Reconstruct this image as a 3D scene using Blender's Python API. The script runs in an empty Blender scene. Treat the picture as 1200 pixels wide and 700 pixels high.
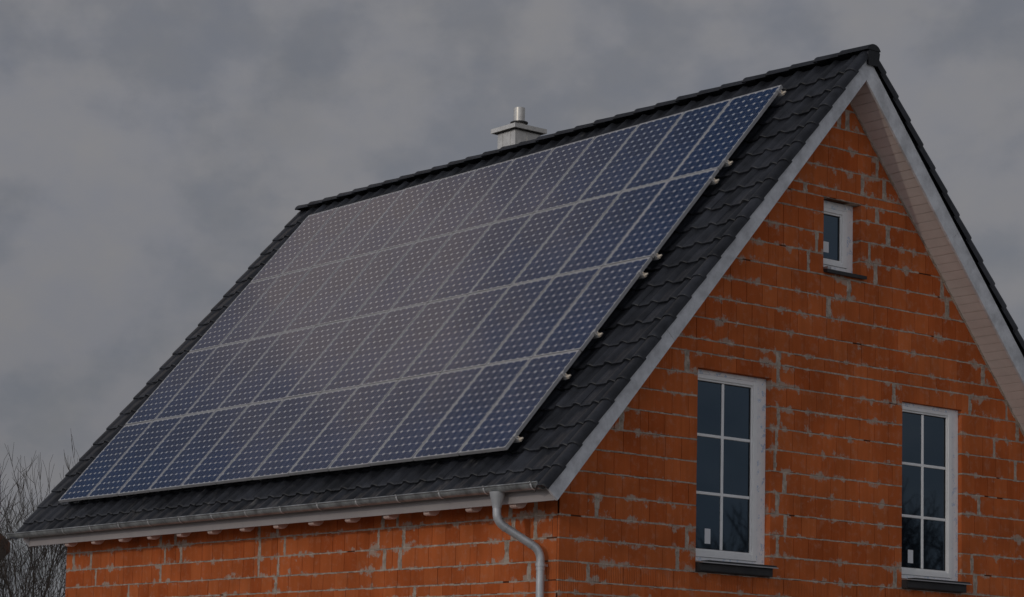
import bpy, math, random
from mathutils import Vector, Matrix
S = bpy.context.scene
COL = S.collection
rad = math.radians
ZG = 9.3                                   # height of the local origin (top corner of the panel field) above the ground

# ------------------------------------------------------------------ camera
cam = bpy.data.cameras.new('camera'); camo = bpy.data.objects.new('camera', cam); COL.objects.link(camo)
az, pi_, ro = rad(144.74875), rad(5.71594), rad(1.67113)
f = Vector((math.cos(pi_)*math.cos(az), math.cos(pi_)*math.sin(az), math.sin(pi_)))
s = Vector((math.sin(az), -math.cos(az), 0)); u = s.cross(f)
s2 = math.cos(ro)*s + math.sin(ro)*u; u2 = -math.sin(ro)*s + math.cos(ro)*u
m = Matrix((s2, u2, -f)).transposed().to_4x4()
m.translation = Vector((18.88506, -20.0142, -7.69678 + ZG))
camo.matrix_world = m
cam.lens = 80.4044; cam.sensor_width = 36; cam.sensor_fit = 'HORIZONTAL'
cam.shift_x = 0.18901; cam.shift_y = 0.18037
cam.clip_start = 0.5; cam.clip_end = 6000
S.camera = camo

# ------------------------------------------------------------------ sun, sky, exposure
SUN_EL, SUN_AZ = 18.5, -9.6                   # elevation; degrees from -Y towards -X
sv = Vector((-math.sin(rad(SUN_AZ))*math.cos(rad(SUN_EL)), -math.cos(rad(SUN_AZ))*math.cos(rad(SUN_EL)), math.sin(rad(SUN_EL))))
sl = bpy.data.lights.new('sun', 'SUN'); sl.energy = 2.0; sl.angle = rad(0.9); sl.color = (1.0, 0.90, 0.76)
so = bpy.data.objects.new('sun', sl); COL.objects.link(so)
so.rotation_euler = (-sv).to_track_quat('-Z', 'Y').to_euler(); so.location = (0, -30, 40)

W = bpy.data.worlds.new('World'); S.world = W; W.use_nodes = True
nt = W.node_tree; nt.nodes.clear()
def N(tree, t, **kw):
    n = tree.nodes.new(t)
    for k, v in kw.items():
        if k.startswith('i_'):
            n.inputs[k[2:].replace('_', ' ')].default_value = v
        else: setattr(n, k, v)
    return n
def sky_world():
    L = nt.links.new
    out = N(nt, 'ShaderNodeOutputWorld'); bg = N(nt, 'ShaderNodeBackground'); bg.inputs['Strength'].default_value = 0.1
    sky = N(nt, 'ShaderNodeTexSky', sky_type='NISHITA', sun_disc=False, sun_elevation=rad(SUN_EL), sun_rotation=rad(180+SUN_AZ))
    sky.air_density = 1.0; sky.dust_density = 1.0; sky.ozone_density = 1.5
    tc = N(nt, 'ShaderNodeTexCoord')
    nrm = N(nt, 'ShaderNodeVectorMath', operation='NORMALIZE'); L(tc.outputs['Generated'], nrm.inputs[0])
    # flatten the direction a little so that the cloud cells lie wider than high
    mp = N(nt, 'ShaderNodeMapping'); mp.inputs['Scale'].default_value = (1, 1, 1.45); mp.inputs['Location'].default_value = (.37, .11, .05)
    L(nrm.outputs[0], mp.inputs['Vector'])
    def noise(sc, det, ro, dist=0.):
        n = N(nt, 'ShaderNodeTexNoise'); n.inputs['Scale'].default_value = sc; n.inputs['Detail'].default_value = det; n.inputs['Roughness'].default_value = ro; n.inputs['Distortion'].default_value = dist
        L(mp.outputs['Vector'], n.inputs['Vector']); return n.outputs['Fac']
    n1, n2, n3 = noise(17, 5, .52), noise(6, 2, .5), noise(30, 4, .58)
    add = N(nt, 'ShaderNodeMath', operation='MULTIPLY_ADD'); add.inputs[1].default_value = .5
    L(n2, add.inputs[0]); L(n1, add.inputs[2])
    cm = N(nt, 'ShaderNodeMapRange', interpolation_type='SMOOTHERSTEP'); cm.inputs['From Min'].default_value = .58; cm.inputs['From Max'].default_value = .86; cm.inputs['To Min'].default_value = COV[0]; cm.inputs['To Max'].default_value = COV[1]
    L(add.outputs[0], cm.inputs['Value'])
    # more open blue sky higher up
    sep = N(nt, 'ShaderNodeSeparateXYZ'); L(nrm.outputs[0], sep.inputs[0])
    mr = N(nt, 'ShaderNodeMapRange'); mr.inputs['From Min'].default_value = .30; mr.inputs['From Max'].default_value = .55; mr.inputs['To Min'].default_value = 1; mr.inputs['To Max'].default_value = .30
    L(sep.outputs['Z'], mr.inputs['Value'])
    # the layer thins out in ragged breaks overhead
    n4 = N(nt, 'ShaderNodeTexNoise'); n4.inputs['Scale'].default_value = 7; n4.inputs['Detail'].default_value = 5; L(nrm.outputs[0], n4.inputs['Vector'])
    br = N(nt, 'ShaderNodeMath', operation='MULTIPLY_ADD'); br.inputs[1].default_value = .5; br.inputs[2].default_value = -.25; L(n4.outputs['Fac'], br.inputs[0])
    zz = N(nt, 'ShaderNodeMath', operation='ADD'); L(sep.outputs['Z'], zz.inputs[0]); L(br.outputs[0], zz.inputs[1]); L(zz.outputs[0], mr.inputs['Value'])
    cov = N(nt, 'ShaderNodeMath', operation='MULTIPLY'); L(cm.outputs['Result'], cov.inputs[0]); L(mr.outputs['Result'], cov.inputs[1])
    # clouds are brighter round the sun (forward scattering) and duller towards the horizon
    dot = N(nt, 'ShaderNodeVectorMath', operation='DOT_PRODUCT'); dot.inputs[1].default_value = sv
    L(nrm.outputs[0], dot.inputs[0])
    g = N(nt, 'ShaderNodeMapRange', interpolation_type='SMOOTHSTEP'); g.inputs['From Min'].default_value = GLOW0; g.inputs['From Max'].default_value = 1; g.inputs['To Min'].default_value = 1.0; g.inputs['To Max'].default_value = CLOUD_GLOW
    L(dot.outputs['Value'], g.inputs['Value'])
    el = N(nt, 'ShaderNodeMapRange'); el.inputs['From Min'].default_value = .05; el.inputs['From Max'].default_value = .24; el.inputs['To Min'].default_value = .82; el.inputs['To Max'].default_value = 1.0
    L(sep.outputs['Z'], el.inputs['Value'])
    ge = N(nt, 'ShaderNodeMath', operation='MULTIPLY'); L(g.outputs['Result'], ge.inputs[0]); L(el.outputs['Result'], ge.inputs[1])
    cc = N(nt, 'ShaderNodeMix', data_type='RGBA'); cc.inputs['A'].default_value = (CLOUD*.87, CLOUD*.91, CLOUD*1.05, 1); cc.inputs['B'].default_value = (CLOUD*1.02, CLOUD*1.01, CLOUD*1.045, 1)
    cf = N(nt, 'ShaderNodeMapRange'); cf.inputs['From Min'].default_value = .32; cf.inputs['From Max'].default_value = .68; L(n3, cf.inputs['Value'])
    cf2 = N(nt, 'ShaderNodeMath', operation='MULTIPLY_ADD'); cf2.inputs[1].default_value = .4; cf2.use_clamp = True; L(cf.outputs['Result'], cf2.inputs[0])
    cf3 = N(nt, 'ShaderNodeMapRange'); cf3.inputs['From Min'].default_value = .3; cf3.inputs['From Max'].default_value = .7; cf3.inputs['To Max'].default_value = .6; L(n1, cf3.inputs['Value']); L(cf3.outputs['Result'], cf2.inputs[2])
    L(cf2.outputs[0], cc.inputs['Factor'])
    sc_ = N(nt, 'ShaderNodeVectorMath', operation='SCALE'); L(cc.outputs['Result'], sc_.inputs[0]); L(ge.outputs[0], sc_.inputs['Scale'])
    # added bright patch of unseen sky, placed to mirror as sheen in the panels
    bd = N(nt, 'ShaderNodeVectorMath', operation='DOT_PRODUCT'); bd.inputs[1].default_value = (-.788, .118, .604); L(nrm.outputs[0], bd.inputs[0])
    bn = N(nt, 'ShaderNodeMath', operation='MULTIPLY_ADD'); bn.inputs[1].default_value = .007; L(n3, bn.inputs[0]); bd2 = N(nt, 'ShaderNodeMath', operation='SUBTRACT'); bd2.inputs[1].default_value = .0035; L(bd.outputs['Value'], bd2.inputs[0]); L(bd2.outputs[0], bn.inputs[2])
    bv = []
    for lo, hi, pw, k in ((.982, 1.002, 1.6, SHEEN_PATCH[0]), (.9955, 1.0005, 1.2, SHEEN_PATCH[1])):      # wide halo, bright middle
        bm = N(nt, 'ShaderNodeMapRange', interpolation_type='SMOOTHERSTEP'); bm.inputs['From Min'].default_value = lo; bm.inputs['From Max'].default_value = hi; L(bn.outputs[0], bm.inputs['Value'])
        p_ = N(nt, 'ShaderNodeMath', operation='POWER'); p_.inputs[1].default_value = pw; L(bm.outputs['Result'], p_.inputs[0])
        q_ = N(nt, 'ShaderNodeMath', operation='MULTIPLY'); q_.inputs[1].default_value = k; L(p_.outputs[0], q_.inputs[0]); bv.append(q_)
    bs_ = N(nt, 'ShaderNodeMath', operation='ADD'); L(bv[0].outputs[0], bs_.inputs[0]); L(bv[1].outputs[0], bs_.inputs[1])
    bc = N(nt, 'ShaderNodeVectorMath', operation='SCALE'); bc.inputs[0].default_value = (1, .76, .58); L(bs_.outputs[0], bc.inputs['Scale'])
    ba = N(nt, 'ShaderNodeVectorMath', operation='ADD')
    mix = N(nt, 'ShaderNodeMix', data_type='RGBA')
    L(cov.outputs[0], mix.inputs['Factor']); L(sky.outputs['Color'], mix.inputs['A']); L(sc_.outputs[0], mix.inputs['B'])
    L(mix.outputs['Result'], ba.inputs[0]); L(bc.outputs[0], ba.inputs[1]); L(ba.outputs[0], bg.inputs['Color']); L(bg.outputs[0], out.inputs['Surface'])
CLOUD, CLOUD_GLOW, GLOW0, COV = 12.3, 3.9, -.35, (.78, 1.0)
SHEEN_PATCH = (15., 20.)  # strengths of the added sky patch: halo, middle
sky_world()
S.view_settings.view_transform = 'Standard'; S.view_settings.look = 'None'; S.view_settings.gamma = 1
S.view_settings.use_curve_mapping = False
S.view_settings.exposure = -2.45
S.render.film_transparent = False
try:
    S.cycles.use_denoising = True; S.cycles.max_bounces = 6
except Exception: pass

# ------------------------------------------------------------------ mesh helpers
class MB:
    def __init__(s): s.v = []; s.f = []; s.mi = []; s.sm = []; s.c = []; s.uv = []
    def face(s, pts, mi=0, sm=False, col=(0, 0, 0, 1), uv=None):
        b = len(s.v); s.v += [tuple(p) for p in pts]; s.f.append(tuple(range(b, b+len(pts))))
        s.mi.append(mi); s.sm.append(sm); s.c.append(col); s.uv.append(uv or [(0, 0)]*len(pts))
    def grid(s, rows, mi=0, sm=True, closed=False, col=(0, 0, 0, 1)):
        b = len(s.v); n = len(rows[0])
        for r in rows: s.v += [tuple(p) for p in r]
        for i in range(len(rows)-1):
            for j in range(n if closed else n-1):
                k = (j+1) % n
                s.f.append((b+i*n+j, b+i*n+k, b+(i+1)*n+k, b+(i+1)*n+j)); s.mi.append(mi); s.sm.append(sm); s.c.append(col); s.uv.append([(0, 0)]*4)
    def box(s, x0, x1, y0, y1, z0, z1, mi=0, col=(0, 0, 0, 1)):
        p = [(x0,y0,z0),(x1,y0,z0),(x1,y1,z0),(x0,y1,z0),(x0,y0,z1),(x1,y0,z1),(x1,y1,z1),(x0,y1,z1)]
        s.hexa(p, mi, col)
    def hexa(s, p, mi=0, col=(0, 0, 0, 1)):
        b = len(s.v); s.v += [tuple(q) for q in p]
        for q in ((3,2,1,0),(4,5,6,7),(0,1,5,4),(1,2,6,5),(2,3,7,6),(3,0,4,7)):
            s.f.append(tuple(b+i for i in q)); s.mi.append(mi); s.sm.append(False); s.c.append(col); s.uv.append([(0, 0)]*4)
    def prism(s, poly, vec, mi=0, sm=False, col=(0, 0, 0, 1)):
        vec = Vector(vec); a = [Vector(p) for p in poly]; b = [p+vec for p in a]; n = len(a); o = len(s.v)
        s.v += [tuple(p) for p in a+b]
        fs = [tuple(o+i for i in reversed(range(n))), tuple(o+n+i for i in range(n))]
        fs += [(o+i, o+(i+1) % n, o+n+(i+1) % n, o+n+i) for i in range(n)]
        for k, q in enumerate(fs): s.f.append(q); s.mi.append(mi); s.sm.append(sm and k > 1); s.c.append(col); s.uv.append([(0, 0)]*len(q))
    def tube(s, pts, r, n=10, mi=0, cap=True, sm=True):
        pts = [Vector(p) for p in pts]; rr = r if isinstance(r, (list, tuple)) else [r]*len(pts)
        t0 = (pts[1]-pts[0]).normalized(); ax = Vector((0, 0, 1)) if abs(t0.z) < .9 else Vector((1, 0, 0))
        nx = t0.cross(ax).normalized(); rows = []
        for i, p in enumerate(pts):
            t = (pts[min(i+1, len(pts)-1)]-pts[max(i-1, 0)]).normalized()
            nx = (nx - t*nx.dot(t)).normalized(); ny = t.cross(nx)
            rows.append([p+nx*(rr[i]*math.cos(2*math.pi*k/n))+ny*(rr[i]*math.sin(2*math.pi*k/n)) for k in range(n)])
        s.grid(rows, mi, sm, closed=True)
        if cap:
            s.face(list(reversed(rows[0])), mi); s.face(rows[-1], mi)
    def build(s, name, mats, parent=None, loc=None, extra=False):
        me = bpy.data.meshes.new(name); me.from_pydata(s.v, [], s.f)
        for mt in (mats if isinstance(mats, (list, tuple)) else [mats]): me.materials.append(mt)
        me.polygons.foreach_set('material_index', s.mi); me.polygons.foreach_set('use_smooth', s.sm)
        if extra:
            ca = me.color_attributes.new('tone', 'FLOAT_COLOR', 'CORNER'); uvl = me.uv_layers.new(name='edge')
            cs = []; us = []
            for c, q, uv in zip(s.c, s.f, s.uv):
                for k in range(len(q)): cs += list(c); us += list(uv[k])
            ca.data.foreach_set('color', cs); uvl.data.foreach_set('uv', us)
        me.update()
        o = bpy.data.objects.new(name, me); COL.objects.link(o)
        if parent is not None: o.parent = parent
        if loc: o.location = loc
        return o
def empty(name, loc, label, cat, group=None):
    o = bpy.data.objects.new(name, None); COL.objects.link(o); o.location = loc; o.empty_display_size = .2
    return tag(o, label, cat, group)
def tag(o, label, cat, group=None, kind=None):
    o['label'] = label; o['category'] = cat
    if group: o['group'] = group
    if kind: o['kind'] = kind
    return o

# ------------------------------------------------------------------ materials
def mat(name, col, rough=.6, metal=0., ior=1.45, var=.0, vscale=6., bump=0., bscale=40., spec=None, vcol=None):
    mt = bpy.data.materials.new(name); mt.use_nodes = True; t = mt.node_tree; b = t.nodes['Principled BSDF']
    b.inputs['Base Color'].default_value = (*col, 1); b.inputs['Roughness'].default_value = rough; b.inputs['Metallic'].default_value = metal; b.inputs['IOR'].default_value = ior
    if spec is not None: b.inputs['Specular IOR Level'].default_value = spec
    tc = t.nodes.new('ShaderNodeTexCoord')
    if var:
        n = N(t, 'ShaderNodeTexNoise'); n.inputs['Scale'].default_value = vscale; n.inputs['Detail'].default_value = 6; n.inputs['Roughness'].default_value = .65
        t.links.new(tc.outputs['Object'], n.inputs['Vector'])
        mx = N(t, 'ShaderNodeMix', data_type='RGBA')
        c2 = vcol or tuple(min(1, c*(1+var)) for c in col)
        mx.inputs['A'].default_value = (*[c*(1-var) for c in col], 1); mx.inputs['B'].default_value = (*c2, 1)
        r = N(t, 'ShaderNodeMapRange'); r.inputs['From Min'].default_value = .35; r.inputs['From Max'].default_value = .65
        t.links.new(n.outputs['Fac'], r.inputs['Value']); t.links.new(r.outputs['Result'], mx.inputs['Factor']); t.links.new(mx.outputs['Result'], b.inputs['Base Color'])
    if bump:
        n = N(t, 'ShaderNodeTexNoise'); n.inputs['Scale'].default_value = bscale; n.inputs['Detail'].default_value = 4
        t.links.new(tc.outputs['Object'], n.inputs['Vector'])
        bp = N(t, 'ShaderNodeBump'); bp.inputs['Strength'].default_value = bump; bp.inputs['Distance'].default_value = .01
        t.links.new(n.outputs['Fac'], bp.inputs['Height']); t.links.new(bp.outputs[0], b.inputs['Normal'])
    return mt

def brick_mat():
    mt = bpy.data.materials.new('clay_block'); mt.use_nodes = True; t = mt.node_tree; b = t.nodes['Principled BSDF']; L = t.links.new
    b.inputs['Roughness'].default_value = .85; b.inputs['Specular IOR Level'].default_value = .06
    tc = N(t, 'ShaderNodeTexCoord'); at = N(t, 'ShaderNodeVertexColor', layer_name='tone'); uv = N(t, 'ShaderNodeUVMap', uv_map='edge')
    sp = N(t, 'ShaderNodeSeparateColor'); L(at.outputs['Color'], sp.inputs['Color'])
    m1 = N(t, 'ShaderNodeMix', data_type='RGBA'); m1.inputs['A'].default_value = (.46, .105, .029, 1); m1.inputs['B'].default_value = (.58, .158, .050, 1)
    L(sp.outputs['Red'], m1.inputs['Factor'])
    # vertical firing streaks
    mp = N(t, 'ShaderNodeMapping'); mp.inputs['Scale'].default_value = (15, 15, .9); L(tc.outputs['Object'], mp.inputs['Vector'])
    ns = N(t, 'ShaderNodeTexNoise'); ns.inputs['Scale'].default_value = 1; ns.inputs['Detail'].default_value = 4; L(mp.outputs[0], ns.inputs['Vector'])
    mr = N(t, 'ShaderNodeMapRange'); mr.inputs['From Min'].default_value = .3; mr.inputs['From Max'].default_value = .7; mr.inputs['To Min'].default_value = .92; mr.inputs['To Max'].default_value = 1.06; L(ns.outputs['Fac'], mr.inputs['Value'])
    nl = N(t, 'ShaderNodeTexNoise'); nl.inputs['Scale'].default_value = 1.6; nl.inputs['Detail'].default_value = 3; L(tc.outputs['Object'], nl.inputs['Vector'])
    ml = N(t, 'ShaderNodeMapRange'); ml.inputs['From Min'].default_value = .3; ml.inputs['From Max'].default_value = .7; ml.inputs['To Min'].default_value = .78; ml.inputs['To Max'].default_value = 1.12; L(nl.outputs['Fac'], ml.inputs['Value'])
    mm = N(t, 'ShaderNodeMath', operation='MULTIPLY'); L(mr.outputs[0], mm.inputs[0]); L(ml.outputs[0], mm.inputs[1])
    sc = N(t, 'ShaderNodeVectorMath', operation='SCALE'); L(m1.outputs['Result'], sc.inputs[0]); L(mm.outputs[0], sc.inputs['Scale'])
    # pale dust film
    nd = N(t, 'ShaderNodeTexNoise'); nd.inputs['Scale'].default_value = 9; nd.inputs['Detail'].default_value = 8; nd.inputs['Roughness'].default_value = .7; L(tc.outputs['Object'], nd.inputs['Vector'])
    md = N(t, 'ShaderNodeMapRange'); md.inputs['From Min'].default_value = .52; md.inputs['From Max'].default_value = .78; md.inputs['To Max'].default_value = .55; L(nd.outputs['Fac'], md.inputs['Value'])
    mdx = N(t, 'ShaderNodeMix', data_type='RGBA'); mdx.inputs['B'].default_value = (.50, .27, .18, 1); L(md.outputs[0], mdx.inputs['Factor']); L(sc.outputs[0], mdx.inputs['A'])
    # mortar slurry near the bed joints
    su = N(t, 'ShaderNodeSeparateXYZ'); L(uv.outputs[0], su.inputs[0])
    nm = N(t, 'ShaderNodeTexNoise'); nm.inputs['Scale'].default_value = 7; nm.inputs['Detail'].default_value = 7; nm.inputs['Roughness'].default_value = .68; L(tc.outputs['Object'], nm.inputs['Vector'])
    th = N(t, 'ShaderNodeMath', operation='MULTIPLY_ADD'); th.inputs[1].default_value = .27; L(su.outputs['X'], th.inputs[0]); L(nm.outputs['Fac'], th.inputs[2])
    th2 = N(t, 'ShaderNodeMath', operation='MULTIPLY_ADD'); th2.inputs[1].default_value = .06; L(sp.outputs['Blue'], th2.inputs[0])
    nk = N(t, 'ShaderNodeTexNoise'); nk.inputs['Scale'].default_value = 2.3; nk.inputs['Detail'].default_value = 3; L(tc.outputs['Object'], nk.inputs['Vector'])
    tk = N(t, 'ShaderNodeMath', operation='MULTIPLY_ADD'); tk.inputs[1].default_value = .48; L(nk.outputs['Fac'], tk.inputs[0]); L(th.outputs[0], tk.inputs[2])
    tj = N(t, 'ShaderNodeMath', operation='SUBTRACT'); tj.inputs[1].default_value = .225; L(tk.outputs[0], tj.inputs[0])
    L(tj.outputs[0], th2.inputs[2]); th = th2
    ms = N(t, 'ShaderNodeMapRange', interpolation_type='SMOOTHSTEP'); ms.inputs['From Min'].default_value = .775; ms.inputs['From Max'].default_value = .88; ms.inputs['To Max'].default_value = .85; L(th.outputs[0], ms.inputs['Value'])
    mx = N(t, 'ShaderNodeMix', data_type='RGBA'); mx.inputs['B'].default_value = (.42, .345, .285, 1); L(ms.outputs[0], mx.inputs['Factor']); L(mdx.outputs['Result'], mx.inputs['A'])
    L(mx.outputs['Result'], b.inputs['Base Color'])
    # ribs on the ribbed blocks, grain elsewhere
    sx = N(t, 'ShaderNodeSeparateXYZ'); L(tc.outputs['Object'], sx.inputs[0])
    sa = N(t, 'ShaderNodeMath', operation='ADD'); L(sx.outputs['X'], sa.inputs[0]); L(sx.outputs['Y'], sa.inputs[1])
    sf = N(t, 'ShaderNodeMath', operation='MULTIPLY'); sf.inputs[1].default_value = 2*math.pi/.026; L(sa.outputs[0], sf.inputs[0])
    sn = N(t, 'ShaderNodeMath', operation='SINE'); L(sf.outputs[0], sn.inputs[0])
    rb = N(t, 'ShaderNodeMath', operation='MULTIPLY'); L(sn.outputs[0], rb.inputs[0]); L(sp.outputs['Green'], rb.inputs[1])
    ha = N(t, 'ShaderNodeMath', operation='MULTIPLY_ADD'); ha.inputs[1].default_value = .6; L(nd.outputs['Fac'], ha.inputs[0]); L(rb.outputs[0], ha.inputs[2])
    bp = N(t, 'ShaderNodeBump'); bp.inputs['Strength'].default_value = .6; bp.inputs['Distance'].default_value = .006; L(ha.outputs[0], bp.inputs['Height']); L(bp.outputs[0], b.inputs['Normal'])
    return mt
def mortar_mat():
    return mat('mortar', (.42, .35, .29), .95, var=.3, vscale=14, bump=.8, bscale=60, spec=.1)
def tile_mat():
    mt = mat('anthracite_tile', (.025, .027, .033), .40, var=.42, vscale=3, bump=.25, bscale=30, spec=.4)
    t = mt.node_tree; b = t.nodes['Principled BSDF']; L = t.links.new
    at = N(t, 'ShaderNodeVertexColor', layer_name='tone'); sp = N(t, 'ShaderNodeSeparateColor'); L(at.outputs['Color'], sp.inputs['Color'])
    old = b.inputs['Base Color'].links[0].from_socket
    sc = N(t, 'ShaderNodeVectorMath', operation='SCALE'); L(old, sc.inputs[0])
    mr = N(t, 'ShaderNodeMapRange'); mr.inputs['To Min'].default_value = .75; mr.inputs['To Max'].default_value = 1.3; L(sp.outputs['Red'], mr.inputs['Value']); L(mr.outputs[0], sc.inputs['Scale'])
    # pale cement dust streaks running down the lowest courses
    tc = N(t, 'ShaderNodeTexCoord'); mp = N(t, 'ShaderNodeMapping'); mp.inputs['Scale'].default_value = (9, 1.6, 1.6); L(tc.outputs['Object'], mp.inputs[0])
    n = N(t, 'ShaderNodeTexNoise'); n.inputs['Scale'].default_value = 1; n.inputs['Detail'].default_value = 6; n.inputs['Roughness'].default_value = .7; L(mp.outputs[0], n.inputs['Vector'])
    ad = N(t, 'ShaderNodeMath', operation='MULTIPLY_ADD'); ad.inputs[1].default_value = .17; L(sp.outputs['Green'], ad.inputs[0]); L(n.outputs['Fac'], ad.inputs[2])
    m2 = N(t, 'ShaderNodeMapRange', interpolation_type='SMOOTHSTEP'); m2.inputs['From Min'].default_value = .70; m2.inputs['From Max'].default_value = .88; m2.inputs['To Max'].default_value = .55; L(ad.outputs[0], m2.inputs['Value'])
    mx = N(t, 'ShaderNodeMix', data_type='RGBA'); mx.inputs['B'].default_value = (.20, .19, .18, 1); L(m2.outputs[0], mx.inputs['Factor']); L(sc.outputs[0], mx.inputs['A']); L(mx.outputs['Result'], b.inputs['Base Color'])
    return mt
def film_mat():
    # white frame still under its protective film, printed with pale blue dashes
    mt = mat('filmed_frame', (.84, .84, .84), .35, var=.05, vscale=8)
    t = mt.node_tree; b = t.nodes['Principled BSDF']; L = t.links.new
    tc = N(t, 'ShaderNodeTexCoord'); n = N(t, 'ShaderNodeTexNoise'); n.inputs['Scale'].default_value = 13; n.inputs['Detail'].default_value = 2; L(tc.outputs['Object'], n.inputs['Vector'])
    n2 = N(t, 'ShaderNodeTexNoise'); n2.inputs['Scale'].default_value = 60; n2.inputs['Detail'].default_value = 1; L(tc.outputs['Object'], n2.inputs['Vector'])
    a = N(t, 'ShaderNodeMapRange'); a.inputs['From Min'].default_value = .55; a.inputs['From Max'].default_value = .62; L(n.outputs['Fac'], a.inputs['Value'])
    c = N(t, 'ShaderNodeMapRange'); c.inputs['From Min'].default_value = .42; c.inputs['From Max'].default_value = .55; c.inputs['To Max'].default_value = .7; L(n2.outputs['Fac'], c.inputs['Value'])
    mm = N(t, 'ShaderNodeMath', operation='MULTIPLY'); L(a.outputs[0], mm.inputs[0]); L(c.outputs[0], mm.inputs[1])
    old = b.inputs['Base Color'].links[0].from_socket
    mx = N(t, 'ShaderNodeMix', data_type='RGBA'); mx.inputs['B'].default_value = (.33, .48, .68, 1); L(mm.outputs[0], mx.inputs['Factor']); L(old, mx.inputs['A']); L(mx.outputs['Result'], b.inputs['Base Color'])
    return mt
M = dict(
    brick=brick_mat(), mortar=mortar_mat(), tile=tile_mat(), film=film_mat(),
    core=mat('clay_core', (.10, .035, .015), .9),
    zinc=mat('weathered_zinc', (.29, .30, .30), .42, .5, var=.42, vscale=7, bump=.1, bscale=20),
    zincpipe=mat('pipe_zinc', (.52, .53, .54), .42, .45, var=.12, vscale=4),
    strap=mat('galvanised_strap', (.62, .62, .62), .4, .4),
    barge=mat('zinc_cladding', (.62, .635, .66), .5, .1, var=.2, vscale=5, bump=.15, bscale=12),
    soffit=mat('soffit_boards', (.63, .575, .55), .55, var=.06, vscale=3),
    fascia=mat('primed_fascia', (.37, .335, .325), .6, var=.07, vscale=2),
    batten=mat('raw_batten', (.42, .20, .10), .8, var=.2, vscale=6),
    tail=mat('rafter_wood', (.60, .44, .38), .7, var=.15, vscale=9),
    white=mat('white_pvc', (.86, .86, .85), .3, var=.03, vscale=5),
    glass=mat('window_glass', (.004, .006, .010), .02, ior=2.1),
    sticker=mat('paper_sticker', (.75, .76, .78), .6),
    dark=mat('dark_sealing', (.03, .03, .032), .6, var=.2),
    sillmetal=mat('sill_metal', (.45, .45, .46), .35, .6),
    alu=mat('anodised_aluminium', (.62, .62, .63), .38, .5, var=.06, vscale=3),
    cell=mat('silicon_cell', (.005, .030, .098), .06, ior=1.27, var=.18, vscale=1.1),
    sheet=mat('white_backsheet', (.62, .62, .64), .06, ior=1.27),
    bus=mat('busbar', (.30, .32, .38), .06, ior=1.27),
    clamp=mat('rail_end_cap', (.75, .66, .54), .5, var=.2, vscale=30),
    steel=mat('chimney_steel', (.60, .58, .54), .38, .5, var=.14, vscale=9),
    bark=mat('bare_bark', (.060, .048, .040), .9, var=.35, vscale=4),
    brownroof=mat('brown_tiles', (.12, .055, .035), .8, var=.3, vscale=9),
    render=mat('pale_render', (.45, .42, .38), .9, var=.06),
    concrete=mat('bare_ground', (.31, .29, .26), .95, var=.3, vscale=.35, bump=.6, bscale=3),
)

M['glass'].node_tree.nodes['Principled BSDF'].inputs['Specular Tint'].default_value = (.52, .76, 1.0, 1)   # coated panes mirror bluish
# ------------------------------------------------------------------ setting: ground
gb = MB(); NGR = 40
g0 = []
for i in range(NGR+1):
    row = []
    for j in range(NGR+1):
        a = (i/NGR-.5); c = (j/NGR-.5)
        row.append((math.copysign(abs(2*a)**2.2*2500, a), math.copysign(abs(2*c)**2.2*2500, c), 0))
    g0.append(row)
gb.grid(g0, sm=False); go = gb.build('ground', M['concrete']); go['kind'] = 'structure'; go['label'] = 'bare earth ground around the new house'; go['category'] = 'ground'

# ------------------------------------------------------------------ house geometry (local: z measured from the panel field's top corner)
TH = rad(48.67458); CT, ST, TT = math.cos(TH), math.sin(TH), math.tan(TH)
YR = .44                                        # ridge line of the wall symmetry
XG, XF = .54, -10.187                           # near gable wall, far gable wall
YE, YB = -3.891, 2*.44+3.891                    # eave wall, back wall
ZGR = -ZG
def Q(x, v, o):  return Vector((x, -v*CT-o*ST, -v*ST+o*CT))           # point on the front slope: v down the slope, o off the panel plane
def QR(x, v, o):
    p = Q(x, v, o); return Vector((x, 2*YR-p.y, p.z))                   # same on the back slope
house = empty('brick_house', (0, 0, ZG), 'unplastered orange clay block house with black tiled gable roof and white windows', 'house')
house.location = (0, 0, ZG)

# ---- walls of clay blocks
JOINTS = [-9.3, -9.05, -8.80, -8.55, -8.30, -8.05, -7.80, -7.55, -7.30, -7.06, -6.82, -6.585, -6.351, -6.222, -6.016, -5.769, -5.522, -5.276, -5.03, -4.782, -4.534, -4.286, -4.038, -3.79,
          -3.54, -3.387, -3.137, -2.885, -2.632, -2.38, -2.13, -1.88, -1.63, -1.44, -1.325, -1.07, -.82, -.57, -.33, -.08, .2]
RIB = {13}
GJ = [(-3.36,-5.42),(-2.01,-5.64),(-2.11,-5.9),(-3.47,-6.12),(.26,-2.76),(.61,-2.51),(1.08,-2.3),(-.58,-3.68),(-.58,-3.46),(1.42,-3.57),(-.46,-4.94),(-.58,-5.15),(-.44,-5.4),(-.57,-5.65),(1.45,-5.9),
      (2.3,-2.24),(2.39,-2.52),(3.08,-3.29),(.42,-.5),(.57,-.46),(.84,-1.2),(1.1,-.97),(1.23,-1.23),(-.15,-1.37),(1.1,-1.52),(2.83,-3.66),(3.54,-3.65),(3.75,-3.91),(3.71,-4.42),(2.87,-5.65),(2.93,-5.9),
      (.05,-2.0),(-.09,-2.2),(1.3,-1.74),(.97,-1.97),(1.08,-2.18),(-3.02,-4.4),(-2.04,-3.6),(-.57,-4.16),(-.6,-4.4),(-.62,-4.67),(-2.15,-5.84),(3.0,-4.9),(3.3,-4.16),(-2.2,-7),(1.2,-7.6),(-.9,-8.2)]
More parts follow.
